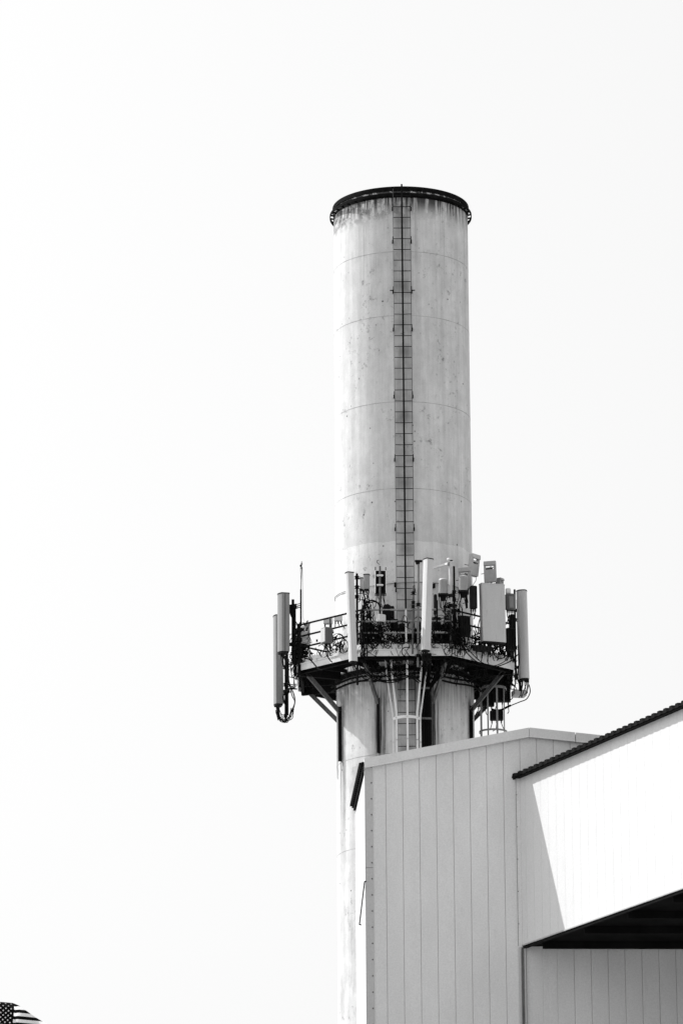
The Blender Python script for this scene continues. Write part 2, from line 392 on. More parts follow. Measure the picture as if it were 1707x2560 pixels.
# cage round the lower part of the ladder
cage = thing('ladder_cage', 'white hooped safety cage round the ladder under the platform', 'ladder cage', loc=(CX+LADX, ly-.5, ZD-2))
zc = at(1016, 1793, ly-.6).z
def cagept(a, z, rr=.36):
    e = radians(a); fl = max(0, min(1, (z-(zc+.1))/1.4)); sx = rr*sin(e)*(1+.55*fl); return V((CX+LADX+sx, ly - .25 - rr*cos(e)*1.15, z))
s = MB()
for z in (zc, zc-1.3):
    pts = [cagept(a, z) for a in range(-105, 106, 10)]
    for i in range(len(pts)-1): s.bar(pts[i], pts[i+1], .008, .075)
    s.build('hoop', WHITE, cage); s = MB()
for a in (-92, -48, 2, 48, 92):
    s = MB(); pts = [cagept(a, z)+V((0, -.006*0, 0)) for z in (zc-1.9, zc-.6, zc, zc+.15, zc+.6, zc+1.1, ZD+.12)]
    for i in range(len(pts)-1): s.bar(pts[i], pts[i+1]+ (pts[i+1]-pts[i])*.01, .052 if abs(a) < 80 else .04, .01, up=(0, 1, 0))
    s.build('vertical_bar', WHITE, cage)
# second cage at the right hand side, below the deck
c2x = at(1231, 1712, YC-.4).x; c2 = thing('ladder_cage', 'grey hooped access cage hanging under the right end of the platform', 'ladder cage', loc=(c2x, YC-.4, ZD-1.5))
z1 = at(1231, 1716, YC-.7).z; z0 = at(1231, 1824, YC-.7).z
for z in (z1, z0):
    s = MB(); pts = [V((c2x+.37*sin(radians(a)), YC-.35-.37*cos(radians(a)), z)) for a in range(-120, 121, 12)]
    for i in range(len(pts)-1): s.bar(pts[i], pts[i+1], .01, .07 if z == z1 else .05)
    s.build('hoop', MIDBOX, c2)
for px, wd in ((1202.5, .055), (1219, .042), (1242, .05), (1260, .03)):
    x = at(px, 1770, YC-.6).x; dx = max(-.36, min(.36, x-c2x)); yy = YC-.35-sqrt(max(0, .37**2-dx*dx))
    s = MB(); s.box((x, yy, (z0+z1)/2-.35), (wd, .012, z1-z0+.75)); s.build('vertical_bar', MIDBOX, c2)

# ------------------------------------------------------------------ cables
def cable(p, q, sag=.1, wob=.03, n=9):
    pts = []; ph = [random.uniform(0, 6.3) for _ in range(3)]
    for i in range(n+1):
        t = i/n; b = p.lerp(q, t); e = 4*t*(1-t)
        b = b + V((wob*sin(ph[0]+t*4)*e, wob*sin(ph[1]+t*3)*e, -sag*e + wob*.8*sin(ph[2]+t*4)*e)); pts.append(b)
    return pts
def loop(c, rx, rz, az=0, turns=1.0, ph=0):
    u = V((cos(radians(az)), sin(radians(az)), 0)); v = V((sin(radians(az)), -cos(radians(az)), 0)); n = int(16*turns)
    return [c + u*rx*cos(ph+2*pi*i/16) + V((0, 0, 1))*rz*sin(ph+2*pi*i/16) + v*.05*sin(i*.5) for i in range(n+1)]
def cpx(pts, r=None):
    """smooth run through points given as (px, py, distance offset from the chimney axis)"""
    P = [at(a, b, YC+c) for a, b, c in pts]; out = []
    for i in range(len(P)-1):
        p0, p1, p2, p3 = P[max(0, i-1)], P[i], P[i+1], P[min(len(P)-1, i+2)]
        for j in range(6):
            t = j/6; out.append(.5*((2*p1) + (p2-p0)*t + (2*p0-5*p1+4*p2-p3)*t*t + (3*p1-p0-3*p2+p3)*t**3))
    return out + [P[-1]]
def drops(name_root, x0, y0, d, n, spread, ln, r=.012, loc_parent=None, n_pts=7):
    """short feeder cables leaving the bottom connectors of a unit, as its parts"""
    for i in range(n):
        a = V((x0 + (i/(max(1, n-1))-.5)*spread, y0 + random.uniform(-.03, .03), -.02)); bq = a + V((random.uniform(-.12, .12)+d, random.uniform(-.2, -.02), -ln*random.uniform(.6, 1.1)))
        pts = [a, a+V((0, 0, -ln*.25)), a.lerp(bq, .6)+V((random.uniform(-.05, .05), 0, -ln*.25)), bq]
        s = MB(); s.tube(pts, r, 6); s.build('cable', BLACK, name_root, local=True, smooth=True)
        c = MB(); c.tube([a+V((0, 0, .03)), a+V((0, 0, -.05))], r*1.7, 6); c.build('connector', DKBOX, name_root, local=True)

# ------------------------------------------------------------------ antennas
def rounded(w, d, front=.0, k=5, b=.02):
    """plan of a radome: back corners chamfered, front bowed by `front`"""
    pts = [(-w/2+b, -d/2), (-w/2, -d/2+b)]
    n = 2*k
    for i in range(n+1):
        t = -1 + 2*i/n; pts.append((t*w/2, d/2 - front*(t*t)**.9))
    pts += [(w/2, -d/2+b), (w/2-b, -d/2)]
    return pts
def antenna(label, tpx, bpx, Y, az, w, d, front=.03, m=RADOME, cap=DKBOX, group='panel antennas', pole=True, ncab=5, cabl=.35, capb=True, pole_px=None, seamline=False, yb=None, name='panel_antenna', pd=.0):
    top = at(tpx[0], tpx[1], Y); base = at(bpx[0], bpx[1], Y if yb is None else yb); M, H = frame(base, top, az)
    t = thing(name, label, 'antenna', M=M, group=group)
    s = MB(); s.prism(rounded(w, d, front), .03, H-.015); s.build('radome', m, t, local=True, smooth=True)
    s = MB(); s.prism(rounded(w+.012, d+.012, front), H-.015, H+.01); s.build('end_cap', cap, t, local=True)
    s = MB(); s.prism(rounded(w-.03, d-.03, front*.8), -.01, .03); s.build('end_cap', DKBOX if capb else m, t, local=True)
    if seamline:
        s = MB(); s.box((w/2+.002, -.02, H/2), (.006, .012, H-.06)); s.box((-w/2-.002, -.02, H/2), (.006, .012, H-.06)); s.build('side_seam', DKBOX, t, local=True)
    if pole:
        py = -d/2-.13-pd
        s = MB(); s.tube([(0, py, -.25), (0, py, H*.92)], .038, 10); s.build('mounting_pole', DKSTEEL, t, local=True, smooth=True)
        for z in (H*.16, H*.80):
            s = MB(); s.box((0, py/2-d/4, z), (.07, abs(py)-d/2+.06, .09)); s.box((0, py, z), (.15, .11, .07))
            for q in (-.06, .06): s.tube([(q, py-.12, z), (q, py+.12, z)], .009, 5)
            s.build('clamp', DKSTEEL, t, local=True)
    if ncab: drops(t, 0, 0, 0, ncab, w*.7, cabl)
    return t
def Yr(px, r, back=False):
    """distance at which a point of radius r about the chimney stands for the pixel column"""
    x = (px-1011.5)/94.0; return YC + (1 if back else -1)*sqrt(max(0, r*r-x*x))

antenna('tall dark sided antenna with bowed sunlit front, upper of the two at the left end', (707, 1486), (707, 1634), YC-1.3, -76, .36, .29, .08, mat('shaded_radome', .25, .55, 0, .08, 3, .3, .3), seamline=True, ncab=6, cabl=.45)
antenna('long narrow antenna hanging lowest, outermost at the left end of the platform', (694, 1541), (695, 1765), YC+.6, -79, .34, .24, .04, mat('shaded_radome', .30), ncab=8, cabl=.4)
antenna('tall white column antenna in front of the left railing beside a dark pole', (873, 1432), (882.5, 1657), Yr(873, 3.35), -62, .17, .20, .02, RADLT, pole=False, ncab=4, cabl=.25)
antenna('tall white leaning column antenna in front of the platform centre, right of the ladder', (1070.5, 1398), (1063.5, 1629), Yr(1067, 3.35), -58, .20, .21, .015, mat('radome_white', .56, .5, 0, .05, 3, .3, .2), pole=False, ncab=5, cabl=.2)
antenna('widest flat grey panel antenna, big rectangle at the right of the platform', (1229, 1462), (1233, 1609), Yr(1232, 3.2), 22, .66, .22, .02, RADOME, cap=RADOME, seamline=True, ncab=9, cabl=.4)
antenna('tall round fronted grey antenna at the right end of the platform', (1305.5, 1477), (1312, 1700), YC-.9, 30, .26, .24, .10, RADOME, ncab=6, cabl=.45, name='panel_antenna')
antenna('small pale antenna standing behind the left railing corner', (767, 1559), (767, 1617), YC-.4, -20, .17, .10, .02, RADLT, ncab=2, cabl=.2, pole=False)
antenna('short grey block antenna left of the open backed antenna, on the dark pole', (916.5, 1437), (916, 1476), Yr(916, 2.95), -15, .15, .14, .02, mat('ash_housing', .27), ncab=3, cabl=.3, pole=False, group='small antennas')
antenna('short pale block antenna partly hidden behind the dark pole', (903.5, 1446), (903, 1476), Yr(905, 2.8), -40, .12, .12, .02, RADLT, ncab=2, cabl=.3, pole=False, group='small antennas')

# open-backed antenna seen from behind
top = at(951, 1428, YC-2.6); base = at(951, 1484, YC-2.6); M, H = frame(base, top, 182)
t = thing('panel_antenna', 'antenna seen from its open black back with white edges and two clamps', 'antenna', M=M, group='small antennas')
s = MB(); s.prism(rounded(.27, .08, .02), 0, H); s.build('radome', BLACK, t, local=True)
for q in (-1, 1):
    s = MB(); s.box((q*.139, -.02, H/2), (.014, .13, H)); s.build('edge_flange', WHITE, t, local=True)
    for z in (-.03, H+.06): s = MB(); s.box((q*.135, -.03, z), (.022, .03, .08)); s.build('mounting_ear', BLACK, t, local=True)
s = MB(); s.tube([(-.02, -.13, -1.35), (-.02, -.13, H+.1)], .027, 10); s.build('mounting_pole', mat('pole_grey', .11), t, local=True, smooth=True)
for z in (H*.32, H*.75):
    s = MB(); s.box((-.02, -.12, z), (.15, .09, .04)); s.tube([(-.11, -.15, z), (.07, -.15, z)], .014, 6); s.tube([(-.11, -.1, z+.015), (.07, -.1, z+.015)], .012, 6); s.build('clamp', WHITE, t, local=True)
drops(t, 0, -.02, 0, 6, .2, .4)

# dark and light mounting poles that stand on their own
def pole(label, tx, ty, bx, by, Y, r=.035, m=DKSTEEL, clamps=(), cm=DKSTEEL, plate=False, name='mounting_pole'):
    a = at(bx, by, Y); b = at(tx, ty, Y); M, H = frame(a, b, 0)
    t = thing(name, label, 'pole', M=M, group='poles on the platform')
    s = MB(); s.tube([(0, 0, 0), (0, 0, H)], r, 12); s.build('tube', m, t, local=True, smooth=True)
    for c in clamps:
        z = (at(tx, c, Y)-a).dot((b-a).normalized()); s = MB(); s.cbox((0, 0, z), (r*3.4, r*3.2, .09), .01)
        for q in (-1, 1): s.tube([(q*r*1.3, -r*3.2, z+q*.015), (q*r*1.3, r*3, z+q*.015)], .009, 5); s.tube([(-r*3, -r*1.4, z+q*.03), (r*3, -r*1.4, z+q*.03)], .009, 5)
        s.build('clamp', cm, t, local=True)
    if plate: s = MB(); s.cbox((0, 0, H), (.2, .14, .035), .01); s.cbox((.02, 0, H-.05), (.11, .1, .07), .02); s.build('top_plate', DKSTEEL, t, local=True)
    return t
pole('long dark pole right behind the white column antenna, ending below the deck', 892, 1434, 893.5, 1713, Yr(892, 2.98), .030, DKSTEEL, (1444, 1468, 1492, 1540, 1600))
pole('dark corner post wrapped in cables at the left end of the railing', 748, 1560, 748, 1690, YC-1.28, .045, DKSTEEL, (1575, 1600, 1630, 1655))
pole('black pole clamped behind the upper left antenna', 737, 1511, 737, 1690, YC-1.35, .028, BLACK, (1518, 1580, 1622))
pole('pole with a flat black top plate, left of the leaning white antenna', 1046, 1403, 1044.5, 1668, Yr(1046, 3.0), .029, mat('pole_mid', .17, .5, .1, .3, 9), (1512, 1640), plate=True)
pole('shorter dark pole with two bolted clamp blocks beside the ladder', 1033.5, 1465, 1031, 1635, Yr(1033, 2.98), .025, STEEL, (1483, 1507, 1517), BLACK)
wp = pole('thick white pole with small devices and a side arm, right of the ribbed unit', 1125, 1407, 1131, 1612, Yr(1127, 2.95), .043, mat('pole_white', .62, .5, 0, .15, 8, .4, .3), (1490, 1515, 1530), DKBOX)
pole('black pole with a flared head, just right of the white pole', 1134.5, 1416, 1137, 1640, Yr(1135, 3.02), .027, BLACK, (1480, 1500), plate=False)
pole('stub of black pipe on the railing between the leaning antenna and ribbed unit', 1092, 1501, 1092, 1560, YC-2.9, .024, BLACK)
pole('short dark pipe poking up beside the round fronted antenna', 1286, 1474, 1289, 1700, YC-1.3, .027, BLACK, (1550, 1620, 1690))
pole('black pole hanging with cable loops beside the lowest left antenna', 714, 1640, 714, 1806, YC+.3, .03, BLACK, (1668, 1712, 1790))
# side arm, ball and lamp housing on the white pole
arm = MB(); arm.bar(at(1083, 1420, YC-2.0), at(1122, 1408.5, YC-2.78), .05, .055); tag(arm.build('side_arm', WHITE), 'white square arm reaching from the chimney to the white pole', 'bracket')
cm_ = thing('weather_sensor', 'pale little sensor head with a round cap on top of the white pole', 'sensor', loc=at(1125, 1406, YC-2.8))
def ball(c, r, sc_=(1, 1, 1), n=10):
    b = MB(); b.loft([[c+V((r*sc_[0]*sin(pi*i/n)*cos(2*pi*j/14), r*sc_[1]*sin(pi*i/n)*sin(2*pi*j/14), -r*sc_[2]*cos(pi*i/n))) for j in range(14)] for i in range(1, n)]); return b
ball(at(1121, 1399, YC-2.85), .045).build('round_cap', WHITE, cm_, smooth=True)
ball(at(1128.5, 1405, YC-2.85), .055, (1, 1, .55)).build('sensor_dome', WHITE, cm_, smooth=True)
b = MB(); b.cbox(at(1121, 1410, YC-2.85), (.07, .09, .09), .02); b.build('housing', MIDBOX, cm_)
b = MB(); b.cbox(at(1128, 1402, YC-2.88), (.07, .07, .03), .01); b.build('lid', BLACK, cm_)

# whip antenna at the left corner
a = at(752, 1566, YC-1.2); b_ = at(752, 1474, YC-1.2)
t = thing('whip_antenna', 'thin upright mast with a small lamp head, tallest thing at the left', 'mast', loc=a, group='poles on the platform')
s = MB(); s.tube([a, b_], .024, 10); s.build('lower_tube', BLACK, t, smooth=True)
s = MB(); s.tube([b_, at(754, 1418, YC-1.2)], [.013, .018], 8); s.build('upper_rod', mat('rod_grey', .25), t, smooth=True)
s = MB(); s.cbox(at(752, 1414.5, YC-1.2), (.06, .06, .05), .015); s.cbox(at(754, 1410, YC-1.2), (.045, .045, .035), .01); s.box(at(753, 1420, YC-1.2), (.03, .04, .06)); s.build('lamp_bracket', DKSTEEL, t)
s = MB(); s.tube([at(754, 1407, YC-1.2), at(754, 1404, YC-1.2)], .018, 8); s.build('lamp_head', GREY, t, smooth=True)
s = MB(); s.tube([at(750, 1419, YC-1.2), at(751.3, 1440, YC-1.2), at(752, 1462, YC-1.2)], .0035, 4); s.tube([at(756, 1418, YC-1.2), at(757, 1480, YC-1.2), at(757.5, 1545, YC-1.2), at(759.5, 1552, YC-1.2)], .004, 4); s.build('halyard', mat('rope_grey', .18), t)
# mounting arms of the upper left antenna and the wedge shaped bracket
t = thing('antenna_bracket', 'black wedge shaped mounting bracket behind the upper left antenna', 'bracket', loc=at(735, 1515, YC-1.3))
s = MB(); P = [at(x_, y_, YC-1.3) for x_, y_ in ((721, 1513), (741, 1510), (741, 1519), (733, 1521), (732, 1541), (729.5, 1546), (727, 1541), (721, 1526))]
s.loft([[p+V((0, -.035, 0)) for p in P], [p+V((0, .035, 0)) for p in P]]); s.build('wedge_plate', BLACK, t)
for (x0, y0, x1, y1) in ((738, 1512, 751, 1509), (738, 1516, 751, 1514), (738, 1519, 751, 1519)):
    s = MB(); s.tube([at(x0, y0, YC-1.3), at(x1, y1, YC-1.2)], .012, 6); s.build('tie_rod', BLACK, t)
for (y0, y1, d) in ((1677, 1691, 0), (1705, 1704.5, 0), (1709, 1708, 0)):
    pass
t = thing('stand_off_frame', 'thin black rods tying the lowest left pole to the platform edge', 'bracket', loc=at(730, 1690, YC))
for (x0, y0, x1, y1) in ((711, 1689, 742, 1698), (711, 1713, 742, 1711), (711, 1717, 742, 1715), (715, 1722, 742, 1723)):
    s = MB(); s.tube([at(x0, y0, YC+.3), at(x1, y1, YC+.1)], .012 if y0 != 1722 else .02, 6); s.build('tie_rod', BLACK, t)

# ------------------------------------------------------------------ boxes and radio units
def unit(name, label, cat, cx, cy, Y, az, w, d, h, m, mtop=None, group=None, ribs=0, ncab=0, cabl=.25, door=True, tilt=0):
    base = at(cx, cy, Y) - V((0, 0, h/2)); top = base + V((sin(radians(tilt)), 0, cos(radians(tilt)))); M, _ = frame(base, top, az)
    t = thing(name, label, cat, M=M, group=group)
    s = MB(); s.cbox((0, 0, h/2), (w, d, h), .018); s.build('body', m, t, local=True)
    if door: s = MB(); s.cbox((0, d/2+.004, h/2), (w*.86, .014, h*.86), .008); s.build('door', mtop or m, t, local=True)
    if ribs:
        for i in range(ribs): s = MB(); s.box((-w/2+w*(i+.5)/ribs, d/2+.03, h/2), (.008, .05, h*.9)); s.build('cooling_fin', m, t, local=True)
    s = MB(); s.box((0, -d/2-.03, h*.75), (w*.5, .06, .05)); s.box((0, -d/2-.03, h*.25), (w*.5, .06, .05)); s.build('mounting_bracket', DKSTEEL, t, local=True)
    if ncab: drops(t, 0, 0, 0, ncab, w*.7, cabl)
    return t
unit('equipment_cabinet', 'grey metal cabinet with a pale front hung on the left railing', 'cabinet', 817, 1590, Yr(817, 3.02)-.1, -58, .24, .24, .43, mat('cabinet_grey', .12), RADOME, ncab=5, cabl=.35)
unit('equipment_cabinet', 'small white labelled box below the open backed antenna', 'cabinet', 952, 1546, YC-2.98, 28, .22, .16, .19, WHITE, RADLT, ncab=4, cabl=.3)
unit('equipment_cabinet', 'small pale box behind the railing at the left corner post', 'cabinet', 758, 1595, YC-1.15, 8, .22, .16, .34, RADOME, ncab=4, cabl=.25)
unit('equipment_cabinet', 'bright wide box on the far railing beyond the left corner', 'cabinet', 820, 1553, YC-1.0, -12, .24, .14, .17, RADLT, ncab=2, cabl=.15, group='far boxes')
unit('equipment_cabinet', 'slim white box on the far railing nearer the white column antenna', 'cabinet', 845, 1546, YC-1.2, -12, .22, .12, .16, WHITE, ncab=3, cabl=.15, group='far boxes')
unit('equipment_cabinet', 'pale box hanging below the deck at the far right end', 'cabinet', 1297, 1735, YC-.2, 12, .36, .3, .17, GREY, door=False)
for x_, y_, dy, w_, h_, az, lab in ((985, 1563, -2.5, .22, .30, 0, 'black radio unit under the railing left of the ladder'), (1004, 1571, -2.35, .16, .24, 8, 'black radio unit directly in front of the ladder foot'),
        (1090, 1560, -2.5, .24, .34, 10, 'black radio unit right of the leaning white antenna'), (1113, 1575, -2.45, .2, .3, 14, 'black radio unit behind the white pole'),
        (1160, 1566, -2.55, .3, .55, 20, 'tall black radio unit between the second ribbed unit and the wide panel'), (1183, 1494, -2.5, .17, .62, 22, 'dark upright radio unit behind the left edge of the wide panel'),
        (1275, 1600, -1.6, .24, .62, 30, 'black radio unit low between wide panel and round fronted antenna'), (975, 1533, -2.2, .22, .36, -5, 'dark hooded unit right of the small white box'),
        (918, 1567, -2.5, .17, .24, -10, 'dark grey radio unit right of the long dark pole'), (746, 1625, -1.2, .16, .28, -50, 'black splitter box low on the left corner pole'),
        (1280, 1560, -1.5, .13, .5, 30, 'slim black unit close behind the round fronted antenna'),
        (1023, 1590, -2.3, .42, .17, 0, 'long low black tray box on the deck in front of the ladder'), (1105, 1593, -2.3, .5, .2, 8, 'long low black box on the deck behind the white pole'),
        (945, 1587, -2.45, .2, .26, -4, 'black unit low under the small white box'), (1140, 1590, -2.4, .2, .3, 18, 'black unit low at the platform corner right of the white pole'),
        (1205, 1622, -2.35, .5, .14, 24, 'low black box under the wide panel'), (905, 1590, -2.6, .12, .5, -5, 'upright black unit beside the long dark pole'),
        (1088, 1508, -2.7, .08, .46, 5, 'slim black unit just right of the leaning white antenna top half'), (1066, 1643, -3.0, .26, .18, 0, 'black connector box under the leaning white antenna'),
        (1241, 1790, .1, .36, .26, 0, 'black junction box behind the bars of the right cage'), (1212, 1748, .5, .5, .42, 0, 'large black box under the deck right of the chimney'),
        (1255, 1738, .6, .45, .4, 0, 'second large black box under the deck, further right'), (1040, 1590, -2.5, .2, .34, 0, 'black radio unit between ladder and leaning white antenna'),
        (1055, 1568, -2.3, .26, .3, 4, 'black radio unit hidden behind the leaning white antenna')):
    unit('radio_unit', lab, 'radio unit', x_, y_, YC+dy, az, w_, .16, h_, DKBOX, group='black radio units', ribs=5 if w_ > .17 else 0, ncab=3, cabl=.25)
unit('radio_unit', 'small bright box peeping over the right edge of the wide panel', 'radio unit', 1270, 1478, YC-1.6, 15, .13, .1, .15, WHITE, door=False)
# drum shaped unit right of the wide panel
base = at(1276, 1526, YC-1.7); M, H = frame(base, at(1275, 1486, YC-1.7), 10)
t = thing('radio_unit', 'dark drum shaped unit between the wide panel and round fronted antenna', 'radio unit', M=M)
s = MB(); s.loft([[V((rr*cos(2*pi*j/20), rr*.8*sin(2*pi*j/20), z)) for j in range(20)] for rr, z in ((.12, 0), (.14, .02), (.14, H-.02), (.12, H))]); s.build('body', mat('drum_grey', .10), t, local=True, smooth=True)
s = MB(); s.cbox((.0, .1, H*.45), (.12, .06, H*.72), .02); s.build('cover', mat('cover_grey', .2), t, local=True); drops(t, 0, 0, 0, 5, .2, .45)
# black cover bulging over the rail
t = thing('cable_cover', 'black rounded cover bulging over the railing left of the ladder', 'cover', loc=at(970, 1530, YC-2.7))
s = MB(); P = [(958, 1516), (963, 1511.5), (969, 1510), (975, 1513), (978, 1519), (977, 1526), (981, 1538), (982, 1544), (978, 1548), (983, 1556), (960, 1556), (956, 1540), (955, 1524)]
s.loft([[at(a, b, YC-2.62) for a, b in P], [at(968.5+(a-968.5)*1.0, 1533+(b-1533)*1.0, YC-2.74) for a, b in P], [at(968.5+(a-968.5)*.75, 1533+(b-1533)*.8, YC-2.84) for a, b in P]]); s.build('shell', BLACK, t)

# ribbed cylindrical units
def ribbed(label, cx, ty, by, Y):
    base = at(cx, by, Y); top = at(cx, ty, Y); M, H = frame(base, top, 0)
    t = thing('ribbed_amplifier', label, 'radio unit', M=M, group='white ribbed cylinders')
    L = []; nr = 12
    for i in range(nr):
        z = H*.04 + (H*.82)*i/nr; dz = H*.82/nr
        L += [(.088, z), (.118, z+dz*.12), (.118, z+dz*.5), (.088, z+dz*.62)]
    L += [(.116, H*.87), (.108, H*.92), (.09, H*.965), (.05, H*.99), (.01, H)]
    s = MB(); s.loft([[V((r*cos(2*pi*j/24), r*sin(2*pi*j/24), z)) for j in range(24)] for r, z in L]); s.build('ribbed_shell', mat('ribbed_white', .48, .5, 0, .06, 5), t, local=True, smooth=True)
    s = MB(); s.cbox((0, 0, -.005), (.27, .22, .05), .02); s.build('base_plate', DKBOX, t, local=True)
    s = MB(); s.loft([[V((r*cos(2*pi*j/16), r*sin(2*pi*j/16), z)) for j in range(16)] for r, z in ((.06, -.16), (.09, -.03))]); s.build('connector_cone', BLACK, t, local=True)
    drops(t, 0, 0, 0, 6, .2, .42, r=.011)
ribbed('white ribbed cylinder right of the leaning white antenna', 1107.5, 1446, 1487, YC-2.75)
ribbed('white ribbed cylinder left of the wide panel, in front of a slotted box', 1157.5, 1438, 1479, YC-2.8)

# slotted boxes high on the right
def slotted(label, cx, ty, by, Y, az, w, d, tilt, m, open_back=False):
    base = at(cx, by, Y); top = at(cx, ty, Y) + V((tilt, 0, 0)); M, H = frame(base, top, az)
    t = thing('slotted_antenna', label, 'antenna', M=M, group='slotted boxes at the upper right')
    s = MB()
    # a shell: frame round the slots so they are real openings
    fz = [(0, H*.60), (H*.66, H*.70), (H*.76, H)] if not open_back else [(0, H*.55), (H*.62, H*.70), (H*.78, H)]
    for a, b in fz: s.box((0, d/2-.006, (a+b)/2), (w, .012, b-a))
    for q in (-1, 1):
        s.box((q*(w/2-w*.09), d/2-.006, H/2), (w*.18-.002, .0115, H-.004)); s.box((q*(w/2-.006), -.005, H/2), (.012, d-.02, H))
    s.box((0, 0, .006), (w-.026, d-.03, .012)); s.box((0, 0, H-.006), (w-.026, d-.03, .012))
    # bowed front hood
    s.loft([[V((x_, d/2+.0005, H*.78)), V((x_, d/2+.03, H*.8)), V((x_, d/2+.012, H*.99)), V((x_, d/2+.0005, H))] for x_ in (-w/2, w/2)])
    s.build('housing', m, t, local=True)
    s = MB(); s.box((w*.1, -.02, H*.42), (w*.6, d*.5, H*.55)); s.build('filter_block', DKBOX, t, local=True)
    s = MB(); s.tube([(0, -d/2-.05, -.5), (0, -d/2-.05, H*.8)], .026, 8); s.build('mounting_pole', DKSTEEL, t, local=True, smooth=True)
    s = MB(); s.box((0, -d/2-.02, H*.5), (.09, .08, .07)); s.tube([(-.05, -d/2, H*.5), (w/2+.1, -d/2-.02, H*.47)], .009, 5); s.build('clamp', DKSTEEL, t, local=True)
    return t
SB = mat('slotted_grey', .34, .5, 0, .1, 6, 1, .15)
slotted('highest grey slotted box with a row of oval slots, against the chimney edge', 1181, 1387, 1440, YC-1.5, 38, .26, .16, .06, mat('slotted_pale', .5), True)
slotted('grey slotted box tucked behind the second white ribbed cylinder', 1163, 1420, 1472, YC-2.3, -14, .32, .12, -.02, SB)
slotted('grey slotted box standing above the wide panel against open sky', 1226, 1404, 1456, YC-1.7, -12, .32, .12, -.02, SB)
slotted('small dark slotted box half hidden above the right edge of the wide panel', 1250, 1446, 1474, YC-1.5, 55, .16, .12, .0, SB)

# ------------------------------------------------------------------ single cables one can follow
def one_cable(label, pts, r=.014, m=BLACK, group='loose cables'):
    P = cpx(pts); s = MB(); o = P[0].copy(); s.tube(P, r, 7)
    return tag(s.build('cable', m, loc=o, smooth=True), label, 'cable', group)
one_cable('thick black cable sagging across the ladder cage from the left strut', [(902, 1671, -2.6), (930, 1690, -2.6), (962, 1702, -2.65), (990, 1698, -2.8), (1017, 1690, -3.1), (1040, 1696, -2.9), (1058, 1712, -2.2)], .019)
one_cable('lower black cable sagging across the ladder cage beside a thicker one', [(906, 1680, -2.5), (935, 1697, -2.6), (968, 1707, -2.65), (1000, 1702, -2.8), (1022, 1693, -3.1), (1045, 1706, -2.6), (1056, 1718, -2.1)], .016)
one_cable('black cable dropping from the deck to the left of the white cage', [(958, 1668, -2.5), (962, 1684, -2.5), (972, 1697, -2.5), (984, 1702, -2.6)], .012)
one_cable('thick black cable arching over from the long dark pole to the clamp pole', [(905, 1530, -2.9), (910, 1512, -2.9), (922, 1503, -2.9), (934, 1502, -2.9), (945, 1508, -2.9), (952, 1518, -2.9)], .022)
one_cable('thick black cable falling straight behind the top rail near the arch', [(914, 1508, -2.8), (922, 1522, -2.8), (926, 1550, -2.75), (928, 1580, -2.7), (934, 1592, -2.6)], .024)
one_cable('thin black cable arching beside the thick one', [(900, 1545, -2.88), (908, 1520, -2.88), (925, 1507, -2.88), (940, 1506, -2.88), (948, 1516, -2.88), (950, 1540, -2.8)], .012)
one_cable('black cable with a plug end hanging over the left kick plate', [(762, 1646, -1.9), (775, 1650, -1.95), (788, 1664, -2.0), (796, 1673, -2.1), (806, 1676, -2.2)], .018)
one_cable('black cable curling down from the grey cabinet to the kick plate', [(812, 1612, -2.35), (818, 1625, -2.4), (820, 1642, -2.35), (826, 1652, -2.3), (831, 1656, -2.3)], .016)
one_cable('black cable loop in front of the right kick plate', [(1150, 1610, -2.8), (1165, 1630, -2.75), (1185, 1650, -2.55), (1210, 1664, -2.3), (1235, 1668, -2.1), (1262, 1660, -1.9), (1282, 1650, -1.6)], .015)
one_cable('second black cable hanging across the right kick plate', [(1160, 1612, -2.75), (1180, 1635, -2.6), (1205, 1657, -2.35), (1232, 1665, -2.15), (1258, 1656, -1.95), (1275, 1640, -1.7)], .012)
one_cable('black cable running from under the round fronted antenna back to the chimney', [(1322, 1712, -.8), (1325, 1730, -.7), (1316, 1748, -.4), (1300, 1755, -.2), (1278, 1764, 0), (1260, 1772, .1), (1240, 1776, .2)], .014)
one_cable('thick bundle tail under the deck at the far right', [(1276, 1764, 0), (1262, 1771, .1), (1248, 1778, .2), (1230, 1774, .4)], .03)
one_cable('small closed black cable loop under the white column antenna', [(884, 1690, -2.5), (880, 1700, -2.5), (884, 1707, -2.5), (890, 1702, -2.5), (889, 1692, -2.5), (884, 1688, -2.5)], .009)
one_cable('thin cable hanging from the highest slotted box to the dark unit', [(1190, 1441, -1.9), (1189, 1452, -2), (1183, 1461, -2.2), (1180, 1470, -2.3)], .007)
one_cable('curved cable stub below the deck at the chimney right edge', [(1120, 1672, -2.2), (1138, 1684, -2.1), (1155, 1686, -2.0), (1172, 1678, -1.9)], .014)

# hanging coils at the lower left
for i, (lab, c) in enumerate((('coil of black cables hanging at the bottom of the lowest left antenna', [(690, 1772, .5), (693, 1788, .4), (702, 1800, .4), (714, 1799, .3), (725, 1788, .3), (728, 1770, .2)]),
                              ('long black cable slack hanging from the left platform corner', [(736, 1717, .1), (722, 1722, .2), (709, 1735, .3), (708, 1752, .3), (716, 1765, .3)]),
                              ('outer black cable slack curving right of the hanging pole', [(718, 1650, .2), (720, 1700, .2), (730, 1735, .2), (733, 1758, .2), (728, 1780, .2)]))):
    t = thing('cable_coil', lab, 'cable', loc=at(c[0][0], c[0][1], YC+c[0][2]), group='hanging cable coils')
    for k in range(8 if i == 0 else 4):
        pts = [(x_+random.uniform(-3, 3)+k*.8, y_+random.uniform(-3, 3)+(k % 4)*1.8*(1 if i == 0 else .3), d_+random.uniform(-.1, .1)) for x_, y_, d_ in c]
        s = MB(); s.tube(cpx(pts), .010, 6); s.build('cable', BLACK, t, smooth=True)
